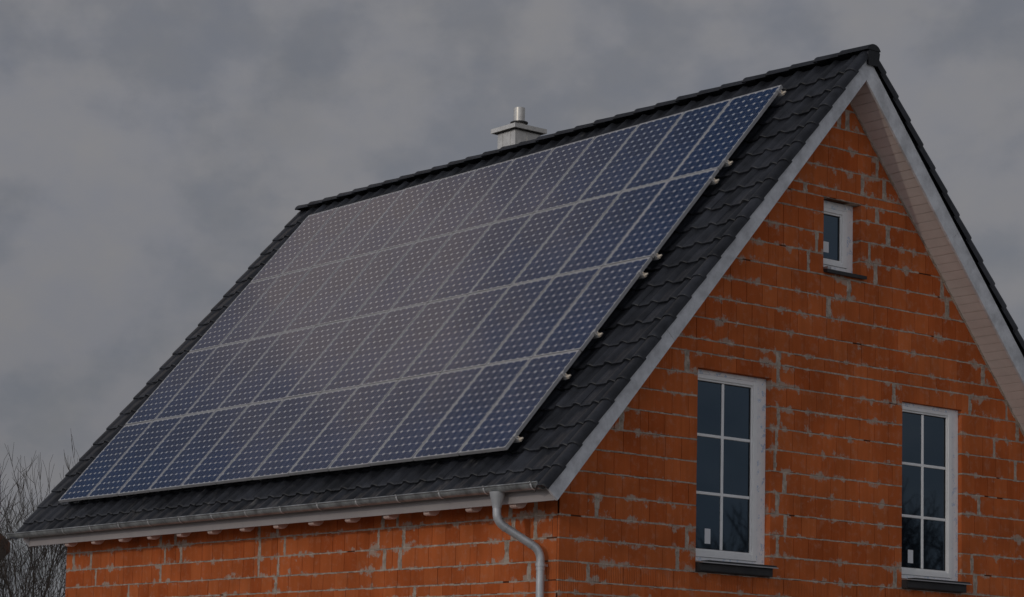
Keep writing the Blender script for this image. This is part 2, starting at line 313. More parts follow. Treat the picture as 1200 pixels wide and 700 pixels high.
EJ = [(-7.59,-5.42),(-7.21,-5.43),(-9.97,-5.66),(-9.47,-5.67),(-7.47,-5.67),(-7.06,-5.65),(-9.32,-5.92),(-7.57,-5.91),(-5.2,-5.43),(-4.79,-5.43),(-5.18,-5.64),(-4.62,-5.64),(-5.19,-5.9),(-4.75,-5.88),(-4.79,-6.1),
      (-2.59,-5.43),(-2.31,-5.42),(.15,-5.44),(-.27,-5.45),(-2.67,-5.65),(-2.18,-5.63),(-.22,-5.7),(.15,-5.68),(-2.54,-5.89),(-2.24,-5.9),(-.32,-5.9),(.06,-6.1),(-1.95,-6.29),(-8.4,-6.1),(-6.2,-6.3),(-3.4,-6.5)]
def clip(poly, halves):
    for (na, nz, d) in halves:                  # keep na*a+nz*z <= d
        out = []
        for i in range(len(poly)):
            p, q = poly[i], poly[(i+1) % len(poly)]
            sp, sq = na*p[0]+nz*p[1]-d, na*q[0]+nz*q[1]-d
            if sp <= 0: out.append(p)
            if (sp < 0 < sq) or (sq < 0 < sp):
                t = sp/(sp-sq); out.append((p[0]+t*(q[0]-p[0]), p[1]+t*(q[1]-p[1])))
        poly = out
        if len(poly) < 3: return []
    return poly
def minus(r, op):                               # rectangle minus opening -> rectangles
    a0, a1, z0, z1 = r; b0, b1, y0, y1 = op
    if a1 <= b0+1e-6 or a0 >= b1-1e-6 or z1 <= y0+1e-6 or z0 >= y1-1e-6: return [r]
    out = []
    if a0 < b0: out.append((a0, b0, z0, z1))
    if a1 > b1: out.append((b1, a1, z0, z1))
    c0, c1 = max(a0, b0), min(a1, b1)
    if z0 < y0: out.append((c0, c1, z0, y0))
    if z1 > y1: out.append((c0, c1, y1, z1))
    return out
def block_wall(name, P, n, a0, a1, joints, opens, halves, vj, seed, parent, jag=True):
    """P(a, z, d) -> 3D; d metres behind the block faces."""
    rnd = random.Random(seed); mb = MB()
    def slab(poly, d0, d1, mi, col, uvs=True, zc=None, zh=None):
        if len(poly) < 3: return
        F = [P(a, z, d0) for a, z in poly]; B = [P(a, z, d1) for a, z in poly]
        uv = [((abs(z-zc)/zh if zc is not None else 0), a) for a, z in poly] if uvs else None
        nn = (F[1]-F[0]).cross(F[2]-F[1])
        flip = nn.dot(n) < 0
        def add(p, q):
            mb.face(list(reversed(p)) if flip else p, mi, False, col, (list(reversed(q)) if flip else q) if q else None)
        # subdivide the front top to bottom so that the joint distance interpolates
        add(F, uv)
        k = len(F)
        for i in range(k):
            j = (i+1) % k
            add([F[j], F[i], B[i], B[j]], [uv[j], uv[i], uv[i], uv[j]] if uv else None)
    for ci in range(len(joints)-1):
        z0, z1 = joints[ci], joints[ci+1]
        jz = .007
        vs = []
        for q in sorted(a for a, z in vj if z0 <= z < z1 and a0+.06 < a < a1-.06):
            if not vs or q-vs[-1] > .10: vs.append(q)
        ws = {a: rnd.uniform(.035, .07) for a in vs}
        # extra mortared head joints, rare
        cuts = [a0] + vs + [a1]
        zc, zh = (z0+z1)/2, (z1-z0)/2
        for si in range(len(cuts)-1):
            s0 = cuts[si]+(ws[cuts[si]]/2 if cuts[si] in ws else 0); s1 = cuts[si+1]-(ws[cuts[si+1]]/2 if cuts[si+1] in ws else 0)
            a = s0; first = True
            while a < s1-.004:
                w = .25+rnd.uniform(-.005, .005)
                if first and si == 0: w = .25*(.5 if ci % 2 else 1.) + rnd.uniform(-.01, .03)
                adj = 1. if (a == s0 and si > 0) else 0.
                first = False
                if rnd.random() < .07: w *= .5
                b = min(s1, a+w)
                if s1-b < .05: b = s1
                for op in opens:
                    if z1 > op[2]+.02 and z0 < op[3]-.02:
                        for e in op[:2]:
                            if a < e and abs(b-e) < .08: b = e
                if b >= s1-.001 and si < len(cuts)-2: adj = 1.
                tone = min(1, max(0, rnd.gauss(.45, .22)))
                rib = .8 if (ci in RIB or rnd.random() < .03) else rnd.choice((0., 0., .05))
                d = rnd.uniform(0, .003)
                gp = .0024 if rnd.random() < .6 else .004
                rects = [(a+gp, b-gp, z0+jz+rnd.uniform(0, .003), z1-jz-rnd.uniform(0, .003))]
                for op in opens: rects = [q for r in rects for q in minus(r, op)]
                for (r0, r1, q0, q1) in rects:
                    for op in opens:
                        if q1 > op[2]+.02 and q0 < op[3]-.02:
                            if 0 < r0-op[1] < .012: r0 = op[1]
                            if 0 < op[0]-r1 < .012: r1 = op[0]
                    if r1-r0 < .004 or q1-q0 < .004: continue
                    # split in two at mid height: uv distance-to-joint is linear in each half
                    zm = min(max(zc, q0), q1)
                    poly = clip([(r0, q0), (r1, q0), (r1, q1), (r0, q1)], halves)
                    if len(poly) < 3: continue
                    edge = any(abs(r0-op[0]) < .01 or abs(r1-op[1]) < .01 or abs(r1-op[0]) < .01 or abs(r0-op[1]) < .01 or abs(q0-op[3]) < .01 for op in opens)
                    dep = .16 if edge else .03
                    for lo, hi in ((-99, zm), (zm, 99)):
                        pp = clip(poly, [(0, 1, hi), (0, -1, -lo)])
                        if len(pp) >= 3: slab(pp, d, dep, 0, (tone, rib, adj, 1), True, zc, zh)
                a = b
        # head joints of mortar
        for a in vs:
            w = ws[a]; x0, x1 = a-w/2, a+w/2; k = 5
            L = []; Rr = []
            for i in range(k+1):
                zz = z0+(z1-z0)*i/k; L.append((x0-rnd.uniform(0, .014), zz)); Rr.append((x1+rnd.uniform(0, .014), zz))
            for i in range(k):
                pp = clip([L[i], Rr[i], Rr[i+1], L[i+1]], halves)
                rr = pp and all(minus((min(p[0] for p in pp), max(p[0] for p in pp), min(p[1] for p in pp), max(p[1] for p in pp)), op) == [(min(p[0] for p in pp), max(p[0] for p in pp), min(p[1] for p in pp), max(p[1] for p in pp))] for op in opens)
                if pp and rr: slab(pp, -.001 if rnd.random() < .6 else .004, .03, 1, (0, 0, 0, 1), False)
        # bed joint at z0, laid in short ragged lengths, open here and there
        if ci > 0:
            a = a0
            while a < a1-1e-6:
                b = min(a1, a+rnd.uniform(.05, .16))
                zj = rnd.uniform(-.003, .003); h0, h1 = rnd.uniform(.006, .013)-zj, rnd.uniform(.006, .011)+zj
                dd = rnd.choice((-.0015, .0005, .003, .005)) if rnd.random() > .022 else .02
                rects = [(a, b, z0-h0, z0+h1)]
                for op in opens: rects = [q for r in rects for q in minus(r, op)]
                for (r0, r1, q0, q1) in rects:
                    if r1-r0 < .004 or q1-q0 < .003: continue
                    pp = clip([(r0, q0), (r1, q0), (r1, q1), (r0, q1)], halves)
                    near = any(abs(r1-op[0]) < .17 or abs(r0-op[1]) < .17 for op in opens)
                    if pp: slab(pp, dd, .15 if near else .03, 1, (0, 0, 0, 1), False)
                a = b
    # dark core behind the blocks
    ac = sorted({a0+.004, a1-.004, *[o[0]-.004 for o in opens], *[o[1]+.004 for o in opens]}); zcuts = sorted({joints[0]+.01, joints[-1]-.01, *[o[2]-.004 for o in opens], *[o[3]+.004 for o in opens]})
    for i in range(len(ac)-1):
        for j in range(len(zcuts)-1):
            am, zm = (ac[i]+ac[i+1])/2, (zcuts[j]+zcuts[j+1])/2
            if any(o[0] < am < o[1] and o[2] < zm < o[3] for o in opens): continue
            pp = clip([(ac[i], zcuts[j]), (ac[i+1], zcuts[j]), (ac[i+1], zcuts[j+1]), (ac[i], zcuts[j+1])], [(q[0], q[1], q[2]-.006) for q in halves])
            if pp: slab(pp, .012, .30, 2, (0, 0, 0, 1), False)
    return mb.build(name, [M['brick'], M['mortar'], M['core']], parent, extra=True)

OW = -.350                                      # roof underside offset
# front-slope underside: z = y*TT + o/CT ; keep z <= that
rake = [(-TT, 1, OW/CT), (TT, 1, OW/CT+2*YR*TT)]
W1 = (-1.87, -.69, -6.016, -3.712); W2 = (1.57, 2.674, -6.016, -3.742); W3 = (.165, .818, -2.335, -1.44)
block_wall('gable_wall', lambda a, z, d: Vector((XG-d, a, z)), Vector((1, 0, 0)), YE+.0, YB, JOINTS, [W1, W2, W3], rake, GJ, 3, house)
JE = [j for j in JOINTS if j < -5.0] + [-4.99]
block_wall('eave_wall', lambda a, z, d: Vector((a, YE+d, z)), Vector((0, -1, 0)), XF, XG-.0335, JE, [], [], EJ, 5, house)
block_wall('gable_wall', lambda a, z, d: Vector((XF+d, a, z)), Vector((-1, 0, 0)), YE+.0335, YB, JOINTS, [], rake, [], 7, house)
block_wall('rear_wall', lambda a, z, d: Vector((a, YB-d, z)), Vector((0, 1, 0)), XF+.0335, XG-.0335, JE, [], [], [], 9, house)

# ---- roof tiles
OL, OR_ = -.17, -.065
YT = .44+(OR_-OL)/CT/TT/2                       # tile ridge: where the two tile planes meet
GA = .338; VE = 6.96
X0, X1 = -10.72, .80                            # field of normal tiles
def tile_h(t):                                  # cross profile, t in 0..1
    h = 0.0
    if t > .56: h = .037*math.sin(math.pi*(t-.56)/.44)**1.2
    elif t < .5: h = -.004*math.sin(math.pi*t/.5) + .006*math.exp(-((t-.26)/.05)**2)
    return h
TS = [0, .10, .2, .26, .32, .45, .56, .62, .69, .78, .87, .94, 1.0]
def roof_slope(QF, O, seed, vr, parent):
    rnd = random.Random(seed); mb = MB(); ncol = round((X1-X0)/.30); w = (X1-X0)/ncol
    rows = int((VE-vr)/GA)+2
    for k in range(rows):
        vb = VE-GA*k if k else 6.875
        vt = VE-GA*(k+1)-.05
        if vt < vr+.02: vt = vr+.02
        if vb-vt < .12: continue
        for c in range(ncol):
            xa = X0+c*w; col = (rnd.random(), max(0., 1-k/3.2) if rnd.random() < .95 else .9, 0, 1)
            jv, jo, tl = rnd.uniform(-.006, .006), rnd.uniform(-.002, .003), rnd.uniform(-.002, .002)
            def row(v, o): return [QF(xa+w*t*1.01, v, O+o+jo+tl*(t-.5)*2+tile_h(t)) for t in TS]
            vbb = vb+jv
            top = row(vt, -.018); mid = row(vbb-.03, .020); edge = row(vbb-.006, .020); nose = row(vbb, .014); under = row(vbb-.002, -.012)
            mb.grid([top, mid, edge, nose], 0, True, col=col); mb.grid([nose, under], 0, False, col=col)
            # side skirt at the roll
            mb.face([top[-1], mid[-1], mid[-1]-(mid[-2]-mid[-1])*0-Vector((0, 0, .02)), top[-1]-Vector((0, 0, .02))], 0, False, col)
    # underlay sheet so that no light leaks through
    mb.grid([[QF(X0-.1, vr, O-.05), QF(X1+.1, vr, O-.05)], [QF(X0-.1, 6.86, O-.05), QF(X1+.1, 6.86, O-.05)]], 0, False, col=(0, 0, 0, 1))
    return mb.build('roof_slope', M['tile'], parent, extra=True)
VRL = -(YT+OL*ST)/CT
roof_slope(Q, OL, 11, VRL+.03, house)
VRR = -((2*YR-YT)+OR_*ST)/CT
roof_slope(QR, OR_, 12, VRR+.03, house)

def verge(QF, O, side, seed, vr, flap=.026):
    """rounded verge tiles; side=+1 near gable, -1 far gable"""
    rnd = random.Random(seed); mb = MB()
    xi = (.785 if side > 0 else -10.705)
    prof = [(-.02, -.030), (.010, -.004), (.024, .006), (.04, .024), (.062, .042), (.09, .050), (.12, .051), (.15, .046), (.172, .034), (.186, .014), (.190, -.008), (.191, -flap)]
    if side < 0: prof = [(-.02, -.030), (.02, -.012), (.06, .004), (.10, .013), (.14, .015), (.17, .010), (.184, 0), (.190, -.012), (.191, -flap)]
    rows = int((VE-vr)/GA)+2
    for k in range(rows):
        vb = VE-GA*k if k else 6.93
        vt = max(VE-GA*(k+1)-.05, vr+.01)
        if vb-vt < .1: continue
        col = (rnd.random(), 0, 0, 1); j = rnd.uniform(-.005, .005)
        def row(v, o, g): return [QF(xi+side*a*g, v, O+o+h*g) for a, h in prof]
        top = row(vt, -.010, .985); mid = row(vb+j-.035, .012, 1.01); ed = row(vb+j-.006, .013, 1.012); no = row(vb+j, .007, 1.005); un = row(vb+j-.002, -.006, .96)
        mb.grid([top, mid, ed, no], 0, True, col=col); mb.grid([no, un], 0, False, col=col)
    return mb.build('verge_tiles', M['tile'], house, extra=True)
verge(Q, OL, 1, 21, VRL); verge(QR, OR_, 1, 22, VRR, .07); verge(Q, OL, -1, 23, VRL); verge(QR, OR_, -1, 24, VRR, .07)

# ---- ridge caps
mb = MB(); rnd = random.Random(31)
zr = YT*TT+OL/CT
x = .99; k = 0
def ring(xx, r, zc, n=14):
    return [Vector((xx, YT+.01+r*1.15*math.cos(a), zc+r*math.sin(a))) for a in [math.pi*(.09+.82*i/n) for i in range(n+1)]]
while x > -10.65:
    xe = max(x-.40-.05, -10.87); col = (rnd.random(), 0, 0, 1); dz = rnd.uniform(-.004, .004)
    zc = zr-.045+dz
    # left end is wide and lies over its neighbour
    r0, r1 = .105, .118
    A = [ring(x, r0, zc), ring(xe+.03, r1, zc+.008), ring(xe+.006, r1+.003, zc+.008), ring(xe, r1-.004, zc+.006), ring(xe+.004, r1-.022, zc+.004)]
    mb.grid(A, 0, True, col=col)
    if k == 0: mb.face(list(reversed(A[0])), 0, False, col)
    if x-.395 <= -10.65: mb.face(A[3], 0, False, col)
    x -= .395; k += 1
mb.build('ridge_caps', M['tile'], house, extra=True)
# dark end plate under the first cap
mb = MB()
mb.prism([(.955, YT+.01+a, zr+b) for a, b in ((-.085, -.20), (.085, -.20), (.112, -.045), (.085, .005), (.04, .035), (-.02, .035), (-.065, .005), (-.092, -.045))], (.028, 0, 0)); mb.build('ridge_end_plate', M['tile'], house, extra=True)

# ---- barge boards, soffits, fascia
def board(QF, x0, x1, va, vb, o0, o1, mbx, mi=0):
    """slope-aligned board; va/vb are v at ridge and eave"""
    p = [QF(x0, va[0], o0), QF(x1, va[0], o0), QF(x1, vb, o0), QF(x0, vb, o0), QF(x0, va[1], o1), QF(x1, va[1], o1), QF(x1, vb, o1), QF(x0, vb, o1)]
    mbx.hexa(p, mi)
def vmit(o): return -(YR+o*ST)/CT
BT, BB = -.160, -.372
for QF, nm in ((Q, 'front'), (QR, 'back')):
    for (xa, xb, nx) in ((.915, .945, 1), (-10.62, -10.59, -1)):
        mb = MB(); ends = [None, 2.05, 4.4, 6.90]
        for i in range(3):
            bt = BT if nx > 0 else -.222
            va = (vmit(BB), vmit(bt)) if i == 0 else (ends[i]+.0015, ends[i]+.0015)
            sh = .0015 if i % 2 else 0
            board(QF, xa+sh, xb+sh, va, ends[i+1]-(.0015 if i < 2 else 0), BB, bt, mb)
        mb.build('bargeboard', M['barge'], house)
for QF in (Q, QR):
    for (xa, xb) in ((XG+.002, .914), (-10.588, XF-.002)):
        mb = MB(); v = vmit(-.33)+.004; first = True; rnd = random.Random(5)
        while v < 6.84:
            vv = min(v+.121, 6.85)
            va = (v, v)
            if first: va = (vmit(-.343), vmit(-.33)); vv = v+.10
            d = rnd.uniform(0, .0012)
            # board with a bevelled lower lip so the joint shows
            p0 = [QF(xa, vv-.006, -.345-d), QF(xb, vv-.006, -.345-d)]
            board(QF, xa, xb, va, vv-.011, -.345-d, -.330, mb)
            board(QF, xa, xb, (vv-.011, vv-.011), vv-.0005, -.339, -.3305, mb)
            v = vv; first = False
        mb.build('soffit', M['soffit'], house)
    # mortar fillet between wall and soffit; brown wood edge behind the barge board
    mb = MB(); rnd = random.Random(8); v = vmit(-.36)
    while v < 6.3:
        b = min(6.3, v+rnd.uniform(.08, .2)); e = rnd.uniform(.006, .016)
        va = (v, v) if v > vmit(-.36) else (vmit(-.346-e), vmit(-.346))
        board(QF, XG-.01, XG+.012+rnd.uniform(0, .008), va, b, -.352-e, -.3465, mb); v = b
    mb.build('mortar_fillet', M['mortar'], house)
    mb = MB(); board(QF, .900, .914, (vmit(-.352), vmit(-.346)), 6.5, -.3535, -.3462, mb); mb.build('soffit_trim', M['batten'], house)
# eave fascia front and back
for sgn in (1, -1):
    def Y(y): return y if sgn > 0 else 2*YR-y
    ya, yb = sorted((Y(-4.293), Y(-4.268)))
    mb = MB(); cuts = [-10.588, -6.9, -3.3, .9135]
    for i in range(3): mb.box(cuts[i]+.001, cuts[i+1]-.001, ya, yb, -5.424, -5.275)
    mb.build('fascia_board', M['fascia'], house)
    mb = MB(); ya, yb = sorted((Y(-4.287), Y(-4.25))); mb.box(-10.58, .91, ya, yb, -5.272, -5.19); mb.build('eave_batten', M['batten'], house)
    # eave soffit boarding, set up inside the fascia
    mb = MB()
    for i in range(3):
        a, b = sorted((Y(-4.262+.122*i), Y(-4.262+.122*i+.118))); mb.box(XF+.01, XG-.04, a, b, -5.36, -5.345)
    mb.build('eave_soffit', M['fascia'], house)
    for i in range(14):
        X = -9.53+.749*i; mb = MB(); pts = []
        prof = [(-4.262, -5.30), (-4.262, -5.447), (-4.25, -5.460), (-4.225, -5.466), (-4.17, -5.464), (-4.13, -5.44), (-4.10, -5.40), (YE-.002, -5.37), (YE-.002, -5.30)]
        poly = [Vector((X-.052, Y(y), z)) for y, z in prof]
        mb.prism(poly, (.104, 0, 0)); mb.build('rafter_tail', M['tail'], house)

# ---- gutter with straps
def gutter(sgn):
    def Y(y): return y if sgn > 0 else 2*YR-y
    yc, zc, r = -4.405, -5.246, .066
    mb = MB(); n = 12; xs = [-10.95, -8, -5, -2, .84]
    arc = [(yc-r*math.cos(math.pi*i/n), zc-r*math.sin(math.pi*i/n)) for i in range(n+1)]
    arc[-1] = (yc+r, zc+.02)
    mb.grid([[Vector((x, Y(a), b)) for a, b in arc] for x in xs], 0, True)
    arc2 = [(yc-(r-.003)*math.cos(math.pi*i/n), zc-(r-.003)*math.sin(math.pi*i/n)) for i in range(n+1)]
    mb.grid([[Vector((x, Y(a), b)) for a, b in reversed(arc2)] for x in xs], 0, True)
    for x in (xs[0], xs[-1]):                     # end caps with a raised seam
        mb.prism([Vector((x-.004, Y(a), b)) for a, b in arc], (.008, 0, 0))
        mb.tube([Vector((x, Y(a), b)) for a, b in arc], .006, 6)
    mb.tube([Vector((xs[0]-.003, Y(yc-r-.004), zc+.004)), Vector((xs[-1]+.003, Y(yc-r-.004), zc+.004))], .010, 8)   # rolled bead
    g = mb.build('gutter', M['zinc'], house)
    for i in range(14):
        X = -9.29+.7715*i; b2 = MB(); rr = r+.008
        a3 = [(yc-rr*math.cos(math.pi*t/10), zc-rr*math.sin(math.pi*t/10)) for t in range(11)]
        a3 = [(yc-rr-.012, zc+.016)] + a3
        b2.grid([[Vector((X-.013, Y(a), b)) for a, b in a3], [Vector((X+.013, Y(a), b)) for a, b in a3]], 0, False)
        b2.grid([[Vector((X-.013, Y(a), b)) for a, b in [(yc-rr-.012, zc+.016), (yc-rr+.02, zc+.016)]], [Vector((X+.013, Y(a), b)) for a, b in [(yc-rr-.012, zc+.016), (yc-rr+.02, zc+.016)]]], 0, False)
        b2.build('gutter_strap', M['strap'], g)
    return g
gutter(1); gutter(-1)

# ---- downpipe
dp = MB()
yc = -4.405
dp.tube([(.115, yc, -5.30), (.115, yc, -5.345), (.115, yc, -5.42), (.115, yc, -5.47)], [.085, .078, .056, .050], 20)
def bez(a, b, c, n=6): return [Vector(a)*(1-t)**2+Vector(b)*2*t*(1-t)+Vector(c)*t*t for t in [i/n for i in range(n+1)]]
PX, PY = .355, -3.985
path = [(.115, yc, -5.44), (.115, yc, -5.50)] + bez((.115, yc, -5.52), (.115, yc, -5.62), (.16, yc+.083, -5.675), 8)[1:] + bez((.295, PY-.083, -5.845), (PX, PY, -5.90), (PX, PY, -6.02), 8)
pm = MB(); pm.tube(path, .0455, 18)
dpo = pm.build('downpipe', M['zincpipe'], house)
dp.build('outlet', M['zincpipe'], dpo)
pm = MB(); pm.tube([(PX, PY, -6.0), (PX, PY, -9.28)], .0445, 18)
for z in (-6.07,): pm.tube([(PX, PY, z+.03), (PX, PY, z-.05)], .0495, 18)
pm.build('pipe_length', M['zincpipe'], dpo)
for z in (-6.065, -7.9):
    pm = MB(); pm.tube([(PX, PY, z+.014), (PX, PY, z-.014)], .056, 18); pm.box(PX-.012, PX+.012, PY+.04, YE+.01, z-.012, z+.012); pm.build('pipe_clip', M['zincpipe'], dpo)
for c in ((.16, yc+.083, -5.675), (.295, PY-.083, -5.845)):
    pm = MB(); a = Vector(c); d = Vector((.135, .254, -.17)).normalized(); pm.tube([a-d*.012, a+d*.012], .049, 18)
    pm.build('elbow_seam', M['zincpipe'], dpo)

# ---- windows
def rbox(mb, x0, x1, y0, y1, z0, z1, e=.004):     # box whose front (+x) edges are chamfered
    mb.box(x0, x1-e, y0, y1, z0, z1)
    A = [(x1-e, y0, z0), (x1-e, y1, z0), (x1-e, y1, z1), (x1-e, y0, z1)]; B = [(x1, y0+e, z0+e), (x1, y1-e, z0+e), (x1, y1-e, z1-e), (x1, y0+e, z1-e)]
    mb.face(B)
    for i in range(4): mb.face([A[i], A[(i+1) % 4], B[(i+1) % 4], B[i]])
def ring_frame(mb, x0, x1, yo, zo, yi, zi):
    """rectangular frame between outer (yo, zo) and inner (yi, zi) rectangles"""
    rbox(mb, x0, x1, yo[0], yi[0], zo[0], zo[1]); rbox(mb, x0, x1, yi[1], yo[1], zo[0], zo[1])
    rbox(mb, x0, x1, yi[0], yi[1], zo[0], zi[0]); rbox(mb, x0, x1, yi[0], yi[1], zi[1], zo[1])
def window(op, xf, frame_y, frame_z, sash_y, sash_z, pane_y, pane_z, vbar, hbars, stick, label, film):
    mb = MB(); ring_frame(mb, xf-.07, xf, frame_y, frame_z, sash_y, sash_z)
    w = mb.build('window', film, house); w['label'] = label
    mb = MB(); ring_frame(mb, xf-.06, xf+.010, (sash_y[0]+.002, sash_y[1]-.002), (sash_z[0]+.002, sash_z[1]-.002), (pane_y[0]-.022, pane_y[1]+.022), (pane_z[0]-.022, pane_z[1]+.022))
    ring_frame(mb, xf-.06, xf-.004, (pane_y[0]-.0215, pane_y[1]+.0215), (pane_z[0]-.0215, pane_z[1]+.0215), pane_y, pane_z)
    mb.build('sash', M['white'], w)
    mb = MB(); ring_frame(mb, xf-.05, xf-.018, pane_y, pane_z, (pane_y[0]+.008, pane_y[1]-.008), (pane_z[0]+.008, pane_z[1]-.008)); mb.build('gasket', M['dark'], w)
    mb = MB(); mb.box(xf-.055, xf-.030, pane_y[0], pane_y[1], pane_z[0], pane_z[1]); mb.build('pane', M['glass'], w)
    for y in vbar:
        mb = MB(); rbox(mb, xf-.0295, xf-.014, y-.018, y+.018, pane_z[0]+.003, pane_z[1]-.003, .005); mb.build('glazing_bar', M['white'], w)
    for z in hbars:
        mb = MB(); ys = [pane_y[0]+.003] + [q for y in vbar for q in (y-.0178, y+.0178)] + [pane_y[1]-.003]
        for i in range(0, len(ys), 2): rbox(mb, xf-.0295, xf-.0145, ys[i], ys[i+1], z-.017, z+.017, .005)
        mb.build('glazing_bar', M['white'], w)
    mb = MB(); mb.box(xf-.0297, xf-.0285, *stick); mb.build('sticker', M['sticker'], w)
    return w
w1 = window(W1, .46, (-1.868, -.692), (-5.885, -3.714), (-1.866+.012, -.835), (-5.84, -3.765), (-1.80, -.925), (-5.745, -3.838), [-1.37], [-4.455, -5.112], (-1.625, -1.535, -5.68, -5.51), 'tall six pane window left of the other tall one', M['film'])
w2 = window(W2, .485, (1.572, 2.672), (-5.885, -3.744), (1.580, 2.545), (-5.84, -3.79), (1.635, 2.459), (-5.752, -3.856), [2.033], [-4.485, -5.123], (1.78, 1.875, -5.69, -5.53), 'tall six pane window near the right roof edge', M['film'])
w3 = window(W3, .415, (.167, .816), (-2.285, -1.442), (.215, .705), (-2.22, -1.53), (.275, .600), (-2.14, -1.60), [], [], (.325, .425, -2.06, -1.93), 'small single pane window high in the gable, frame still in blue printed film', M['film'])
# sills: thin metal sheet over dark sealing
for (op, xf, zt, w) in ((W1, .46, -5.886, w1), (W2, .485, -5.886, w2)):
    mb = MB(); mb.box(xf-.07, xf+.13, op[0]+.002, op[1]-.002, -6.010, zt-.022); mb.box(xf+.1305, xf+.145, op[0]+.01, op[1]-.06, -6.000, zt-.04); mb.build('sill_cavity', M['dark'], w)
    mb = MB()
    mb.hexa([(xf-.01, op[0]+.004, zt-.016), (xf+.19, op[0]+.004, zt-.030), (xf+.19, op[1]+.025, zt-.030), (xf-.01, op[1]-.003, zt-.016), (xf-.01, op[0]+.004, zt-.004), (xf+.19, op[0]+.004, zt-.018), (xf+.19, op[1]+.025, zt-.018), (xf-.01, op[1]-.003, zt-.004)])
    mb.build('sill', M['sillmetal'], w)
    mb = MB(); mb.box(xf+.05, xf+.17, op[0]+.12, op[1]+.02, zt-.016, zt+.004); mb.build('sill_strip', M['dark'], w)
mb = MB(); mb.hexa([(.40, .17, -2.333), (.60, .17, -2.355), (.60, .86, -2.355), (.40, .815, -2.333), (.40, .17, -2.288), (.60, .17, -2.315), (.60, .86, -2.315), (.40, .815, -2.288)]); mb.build('sill', M['dark'], w3)
mb = MB(); mb.box(.52, .60, .175, .235, -2.314, -2.285); mb.build('sill_clip', M['sillmetal'], w3)

# ---- chimney
mb = MB(); mb.box(-6.414, -6.017, .89, 1.36, -.6, .775)
for x in (-6.30, -6.13): mb.box(x-.004, x+.004, .886, .8895, -.2, .772)
for y in (1.12,): mb.box(-6.0165, -6.011, y-.012, y+.012, -.2, .772)
ch = mb.build('chimney', M['steel'], house)
mb = MB(); c = [(-6.49, .82), (-5.945, .82), (-5.945, 1.43), (-6.49, 1.43)]
mb.box(-6.49, -5.945, .82, 1.43, .787, .850)
B = [(x, y, .8505) for x, y in c]; T = [(-6.215+(x+6.215)*.28, 1.125+(y-1.125)*.28, .905) for x, y in c]
for i in range(4): mb.face([B[i], B[(i+1) % 4], T[(i+1) % 4], T[i]])
mb.face(T); mb.build('chimney_cap', M['steel'], ch)
mb = MB(); mb.box(-6.45, -5.985, .86, 1.39, .776, .7865); mb.build('cap_seal', M['dark'], ch)
mb = MB(); mb.tube([(-6.215, 1.125, .86), (-6.215, 1.125, 1.165)], .083, 24); mb.tube([(-6.215, 1.125, .87), (-6.215, 1.125, .93)], [.125, .09], 24); mb.build('flue_pipe', M['steel'], ch)
mb = MB(); mb.tube([(-6.215, 1.125, .936), (-6.215, 1.125, .952), (-6.215, 1.125, .962)], [.130, .130, .092], 24); mb.build('flue_collar', M['dark'], ch)

# ------------------------------------------------------------------ solar panels: 4 rows of 12, each a thing
PW, PH, PG = .808, 1.58, .02
RX = Matrix(((-1, 0, 0), (0, 1, 0), (0, 0, 1)))
def panel_meshes():
    # local: x to the left (away from the gable) is negative, y up the slope, z off the slope
    fr = MB(); t, d = .013, .042
    def fb(x0, x1, y0, y1): fr.box(x0, x1, y0, y1, -d, 0)
    fb(-PW/2, -PW/2+t, -PH/2, PH/2); fb(PW/2-t, PW/2, -PH/2, PH/2); fb(-PW/2+t, PW/2-t, -PH/2, -PH/2+t); fb(-PW/2+t, PW/2-t, PH/2-t, PH/2)
    bs = MB(); bs.box(-PW/2+t, PW/2-t, -PH/2+t, PH/2-t, -.012, -.006)
    ce = MB(); p = .1285; ox = -p*3; oy = -p*6; h = .0628; k = .0215
    for i in range(6):
        for j in range(12):
            cx, cy = ox+p*(i+.5), oy+p*(j+.5)
            o = [(-h+k, -h), (h-k, -h), (h, -h+k), (h, h-k), (h-k, h), (-h+k, h), (-h, h-k), (-h, -h+k)]
            ce.face([(cx+a, cy+b, -.005) for a, b in o], 0)
    bu = MB()
    for i in range(6):
        for q in (-.031, .031):
            xx = ox+p*(i+.5)+q
            bu.box(xx-.0013, xx+.0013, oy+.004, oy+12*p-.004, -.0047, -.0043)
    return fr, bs, ce, bu
fr, bs, ce, bu = panel_meshes()
Rm = Matrix(((1, 0, 0), (0, CT, -ST), (0, ST, CT)))            # slope frame: x, up-slope, normal
RNAME = ['top', 'second', 'third', 'bottom']
ORD = ['first', 'second', 'third', 'fourth', 'fifth', 'sixth', 'seventh', 'eighth', 'ninth', 'tenth', 'eleventh', 'last']
proto = None
rndp = random.Random(77)
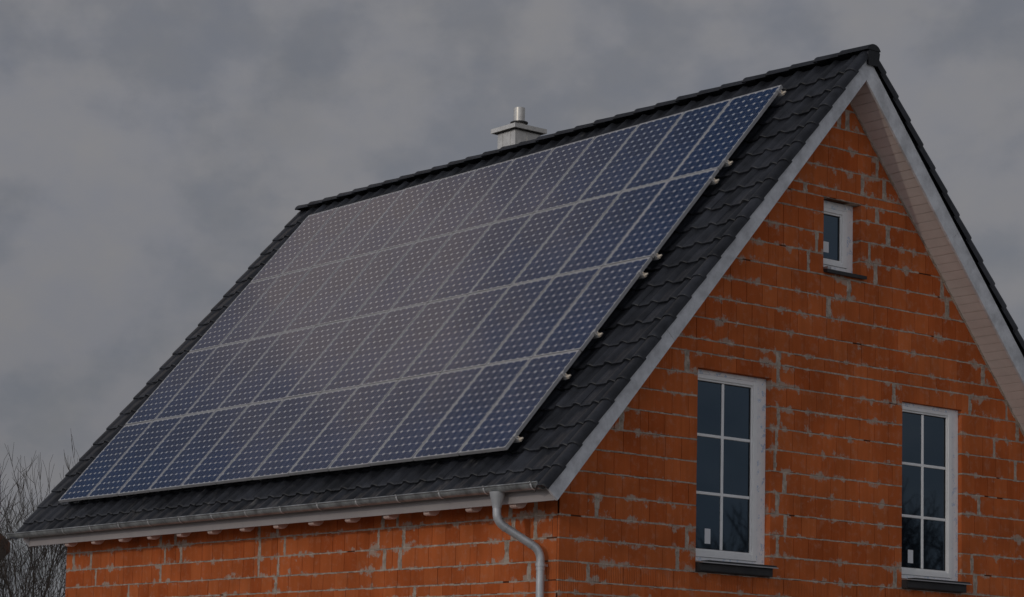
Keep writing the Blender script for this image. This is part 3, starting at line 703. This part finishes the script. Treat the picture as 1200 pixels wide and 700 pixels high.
for r in range(4):
    for c in range(12):
        uc = c*(PW+PG)+PW/2; vc = r*(PH+PG)+PH/2
        pos = Q(-uc, vc, rndp.uniform(-.0015, .0015)) + Vector((0, 0, ZG))
        where = 'at the right end' if c == 0 else ('at the left end' if c == 11 else '')
        row = {0: 'top row under the ridge', 1: 'second row down from the ridge', 2: 'third row down, above the lowest', 3: 'lowest row above the gutter'}[r]
        if c == 0: lab = 'blue solar panel at the right gable end of the ' + row
        elif c == 11: lab = 'blue solar panel at the far left end of the ' + row
        else: lab = 'blue solar panel, ' + ORD[c] + ' from the right in the ' + row
        if proto is None:
            proto = bpy.data.objects.new('solar_panel', None); COL.objects.link(proto); proto.empty_display_size = .2; o = proto
            kids = [fr.build('frame', M['alu'], o), bs.build('backsheet', M['sheet'], o), ce.build('solar_cells', M['cell'], o), bu.build('busbars', M['bus'], o)]
        else:
            o = proto.copy(); COL.objects.link(o)
            for kx in kids:
                q = kx.copy(); COL.objects.link(q); q.parent = o
        tag(o, lab, 'solar panel', 'solar panels on the roof')
        o.matrix_world = Matrix.Translation(pos) @ Rm.to_4x4() @ Matrix.Rotation(rndp.uniform(-.0012, .0012), 4, 'Z') @ Matrix.Rotation(rndp.uniform(-.003, .003), 4, 'X') @ Matrix.Rotation(rndp.uniform(-.003, .003), 4, 'Y')
# rails
vs = [.10, 1.44, 1.775, 3.135, 3.46, 4.485, 5.18, 6.19]
names = ['upper rail of the top panel row', 'lower rail of the top panel row', 'upper rail of the second panel row', 'lower rail of the second panel row', 'upper rail of the third panel row', 'lower rail of the third panel row', 'upper rail of the lowest panel row', 'lower rail of the lowest panel row']
base = None
for i, v in enumerate(vs):
    if base is None:
        mb = MB(); mb.box(-9.95, .035, -.02, .02, -.088, -.045)
        base = mb.build('mounting_rail', M['alu']); o = base
        mb = MB(); mb.box(.0355, .060, -.016, .016, -.084, -.05); mb.tube([(.045, 0, -.055), (.045, 0, -.022)], .008, 8); mb.tube([(.045, -.012, -.066), (.084, .016, -.060)], .012, 8)
        e1 = mb.build('rail_end', M['clamp'], o)
        mb = MB(); mb.box(-.03, .028, -.022, .022, .0015, .006) if False else mb.box(.002, .026, -.022, .022, -.045, .004); mb.box(-.014, .0019, -.022, .022, .0015, .005)
        e2 = mb.build('end_clamp', M['alu'], o)
    else:
        o = base.copy(); COL.objects.link(o)
        for k in (e1, e2):
            q = k.copy(); COL.objects.link(q); q.parent = o
    tag(o, 'aluminium ' + names[i] + ', pale tip past the panel edge', 'mounting rail', 'rails under the solar panels')
    o.matrix_world = Matrix.Translation(Q(0, v, 0)+Vector((0, 0, ZG))) @ Rm.to_4x4()

# ------------------------------------------------------------------ bare trees
def bare_tree(seed, base, height, stems, spread, label, group, upright=.55, depth=5, name='bare_tree', twigr=.006):
    rnd = random.Random(seed); tr = MB(); cr = MB()
    def seg(p, d, L, r, lev, mb):
        n = 4 if lev < 3 else 3; pts = [Vector(p)]; dd = Vector(d); rr = [r]
        for i in range(n):
            dd = (dd+Vector((rnd.gauss(0, .13), rnd.gauss(0, .13), rnd.gauss(.04, .08)))).normalized()
            pts.append(pts[-1]+dd*(L/n)); rr.append(max(twigr*.6, r*(1-.5*(i+1)/n)))
        mb.tube(pts, rr, 7 if lev < 2 else 4, cap=False)
        if lev >= depth: return
        k = rnd.randint(3, 4) if lev < 2 else rnd.randint(2, 4)
        for j in range(k):
            t = rnd.uniform(.35, 1.0) if j else 1.0
            idx = min(n-1, int(t*n)); q = pts[idx].lerp(pts[idx+1], t*n-idx if t < 1 else 1)
            a = rnd.uniform(0, 2*math.pi); tilt = rnd.uniform(.25, .8) if j else rnd.uniform(.05, .3)
            side = dd.orthogonal().normalized(); side.rotate(Matrix.Rotation(a, 3, dd))
            nd = (dd*math.cos(tilt)+side*math.sin(tilt)+Vector((0, 0, upright*.35))).normalized()
            seg(q, nd, L*rnd.uniform(.58, .80), max(twigr, rr[idx]*rnd.uniform(.5, .68)), lev+1, cr)
    root = empty(name, base, label, 'tree', group)
    for i in range(stems):
        a = 2*math.pi*i/max(1, stems)+rnd.uniform(-.5, .5)
        d = Vector((math.cos(a)*spread, math.sin(a)*spread, 1)).normalized()
        seg(Vector((math.cos(a)*.12*(stems > 1), math.sin(a)*.12*(stems > 1), -.1)), d, height*.36, height*.011*(1.6 if stems == 1 else 1), 0, tr)
    tr.build('trunk', M['bark'], root); cr.build('crown', M['bark'], root)
    return root
GT = 'bare trees behind the house'
bare_tree(1, (-29.6, 6.2, 0), 7.8, 3, .22, 'bare many stemmed tree nearest the left end of the roof', GT)
bare_tree(2, (-33.5, 7.2, 0), 8.2, 3, .16, 'bare tree with thin upright twigs at the left picture edge', GT)
bare_tree(4, (-27.2, 5.8, 0), 5.2, 2, .30, 'low bare bush tucked under the left gutter end', GT, name='bare_bush')
# trees across the street: the photo shows them only as reflections in the window panes
GR = 'trees mirrored in the windows'
bare_tree(11, (46, 44.5, 0), 10.2, 2, .2, 'bare tree mirrored low in the left tall window', GR, twigr=.02)
bare_tree(12, (40, 50.5, 0), 12.5, 3, .25, 'bare tree mirrored low in the right tall window', GR, twigr=.02)
bare_tree(13, (38, 52.5, 0), 10.5, 3, .25, 'smaller bare tree mirrored between the tall windows', GR, twigr=.02)

# ------------------------------------------------------------------ neighbour's house behind the trees, only its roof corner shows
nh = empty('neighbour_house', (-34.16-4.3*.4067-5.5*.9135, 7.73-4.3*.9135+5.5*.4067, .35), 'distant house with brown tiled roof behind the bare trees at the left', 'house')
nh.rotation_euler = (0, 0, math.radians(66))
mb = MB(); mb.box(-3.6, 3.6, -5, 5, -.5, 5.45)
mb.prism([(-3.6, -5, 5.45), (3.6, -5, 5.45), (0, -5, 8.9)], (0, 10, 0)); mb.build('wall', M['render'], nh)
for sg in (-1, 1):
    mb = MB(); mb.hexa([(sg*4.3, -5.5, 5.15), (sg*4.3, 5.5, 5.15), (0, 5.5, 9.2), (0, -5.5, 9.2), (sg*4.3, -5.5, 5.40), (sg*4.3, 5.5, 5.40), (0, 5.5, 9.45), (0, -5.5, 9.45)]); mb.build('roof', M['brownroof'], nh)
mb = MB(); mb.box(-.6, .6, -5.02, -4.995, 2.8, 4.1); w = mb.build('window', M['white'], nh)
mb = MB(); mb.box(-.5, .5, -5.03, -5.021, 2.9, 4.0); mb.build('pane', M['glass'], w)
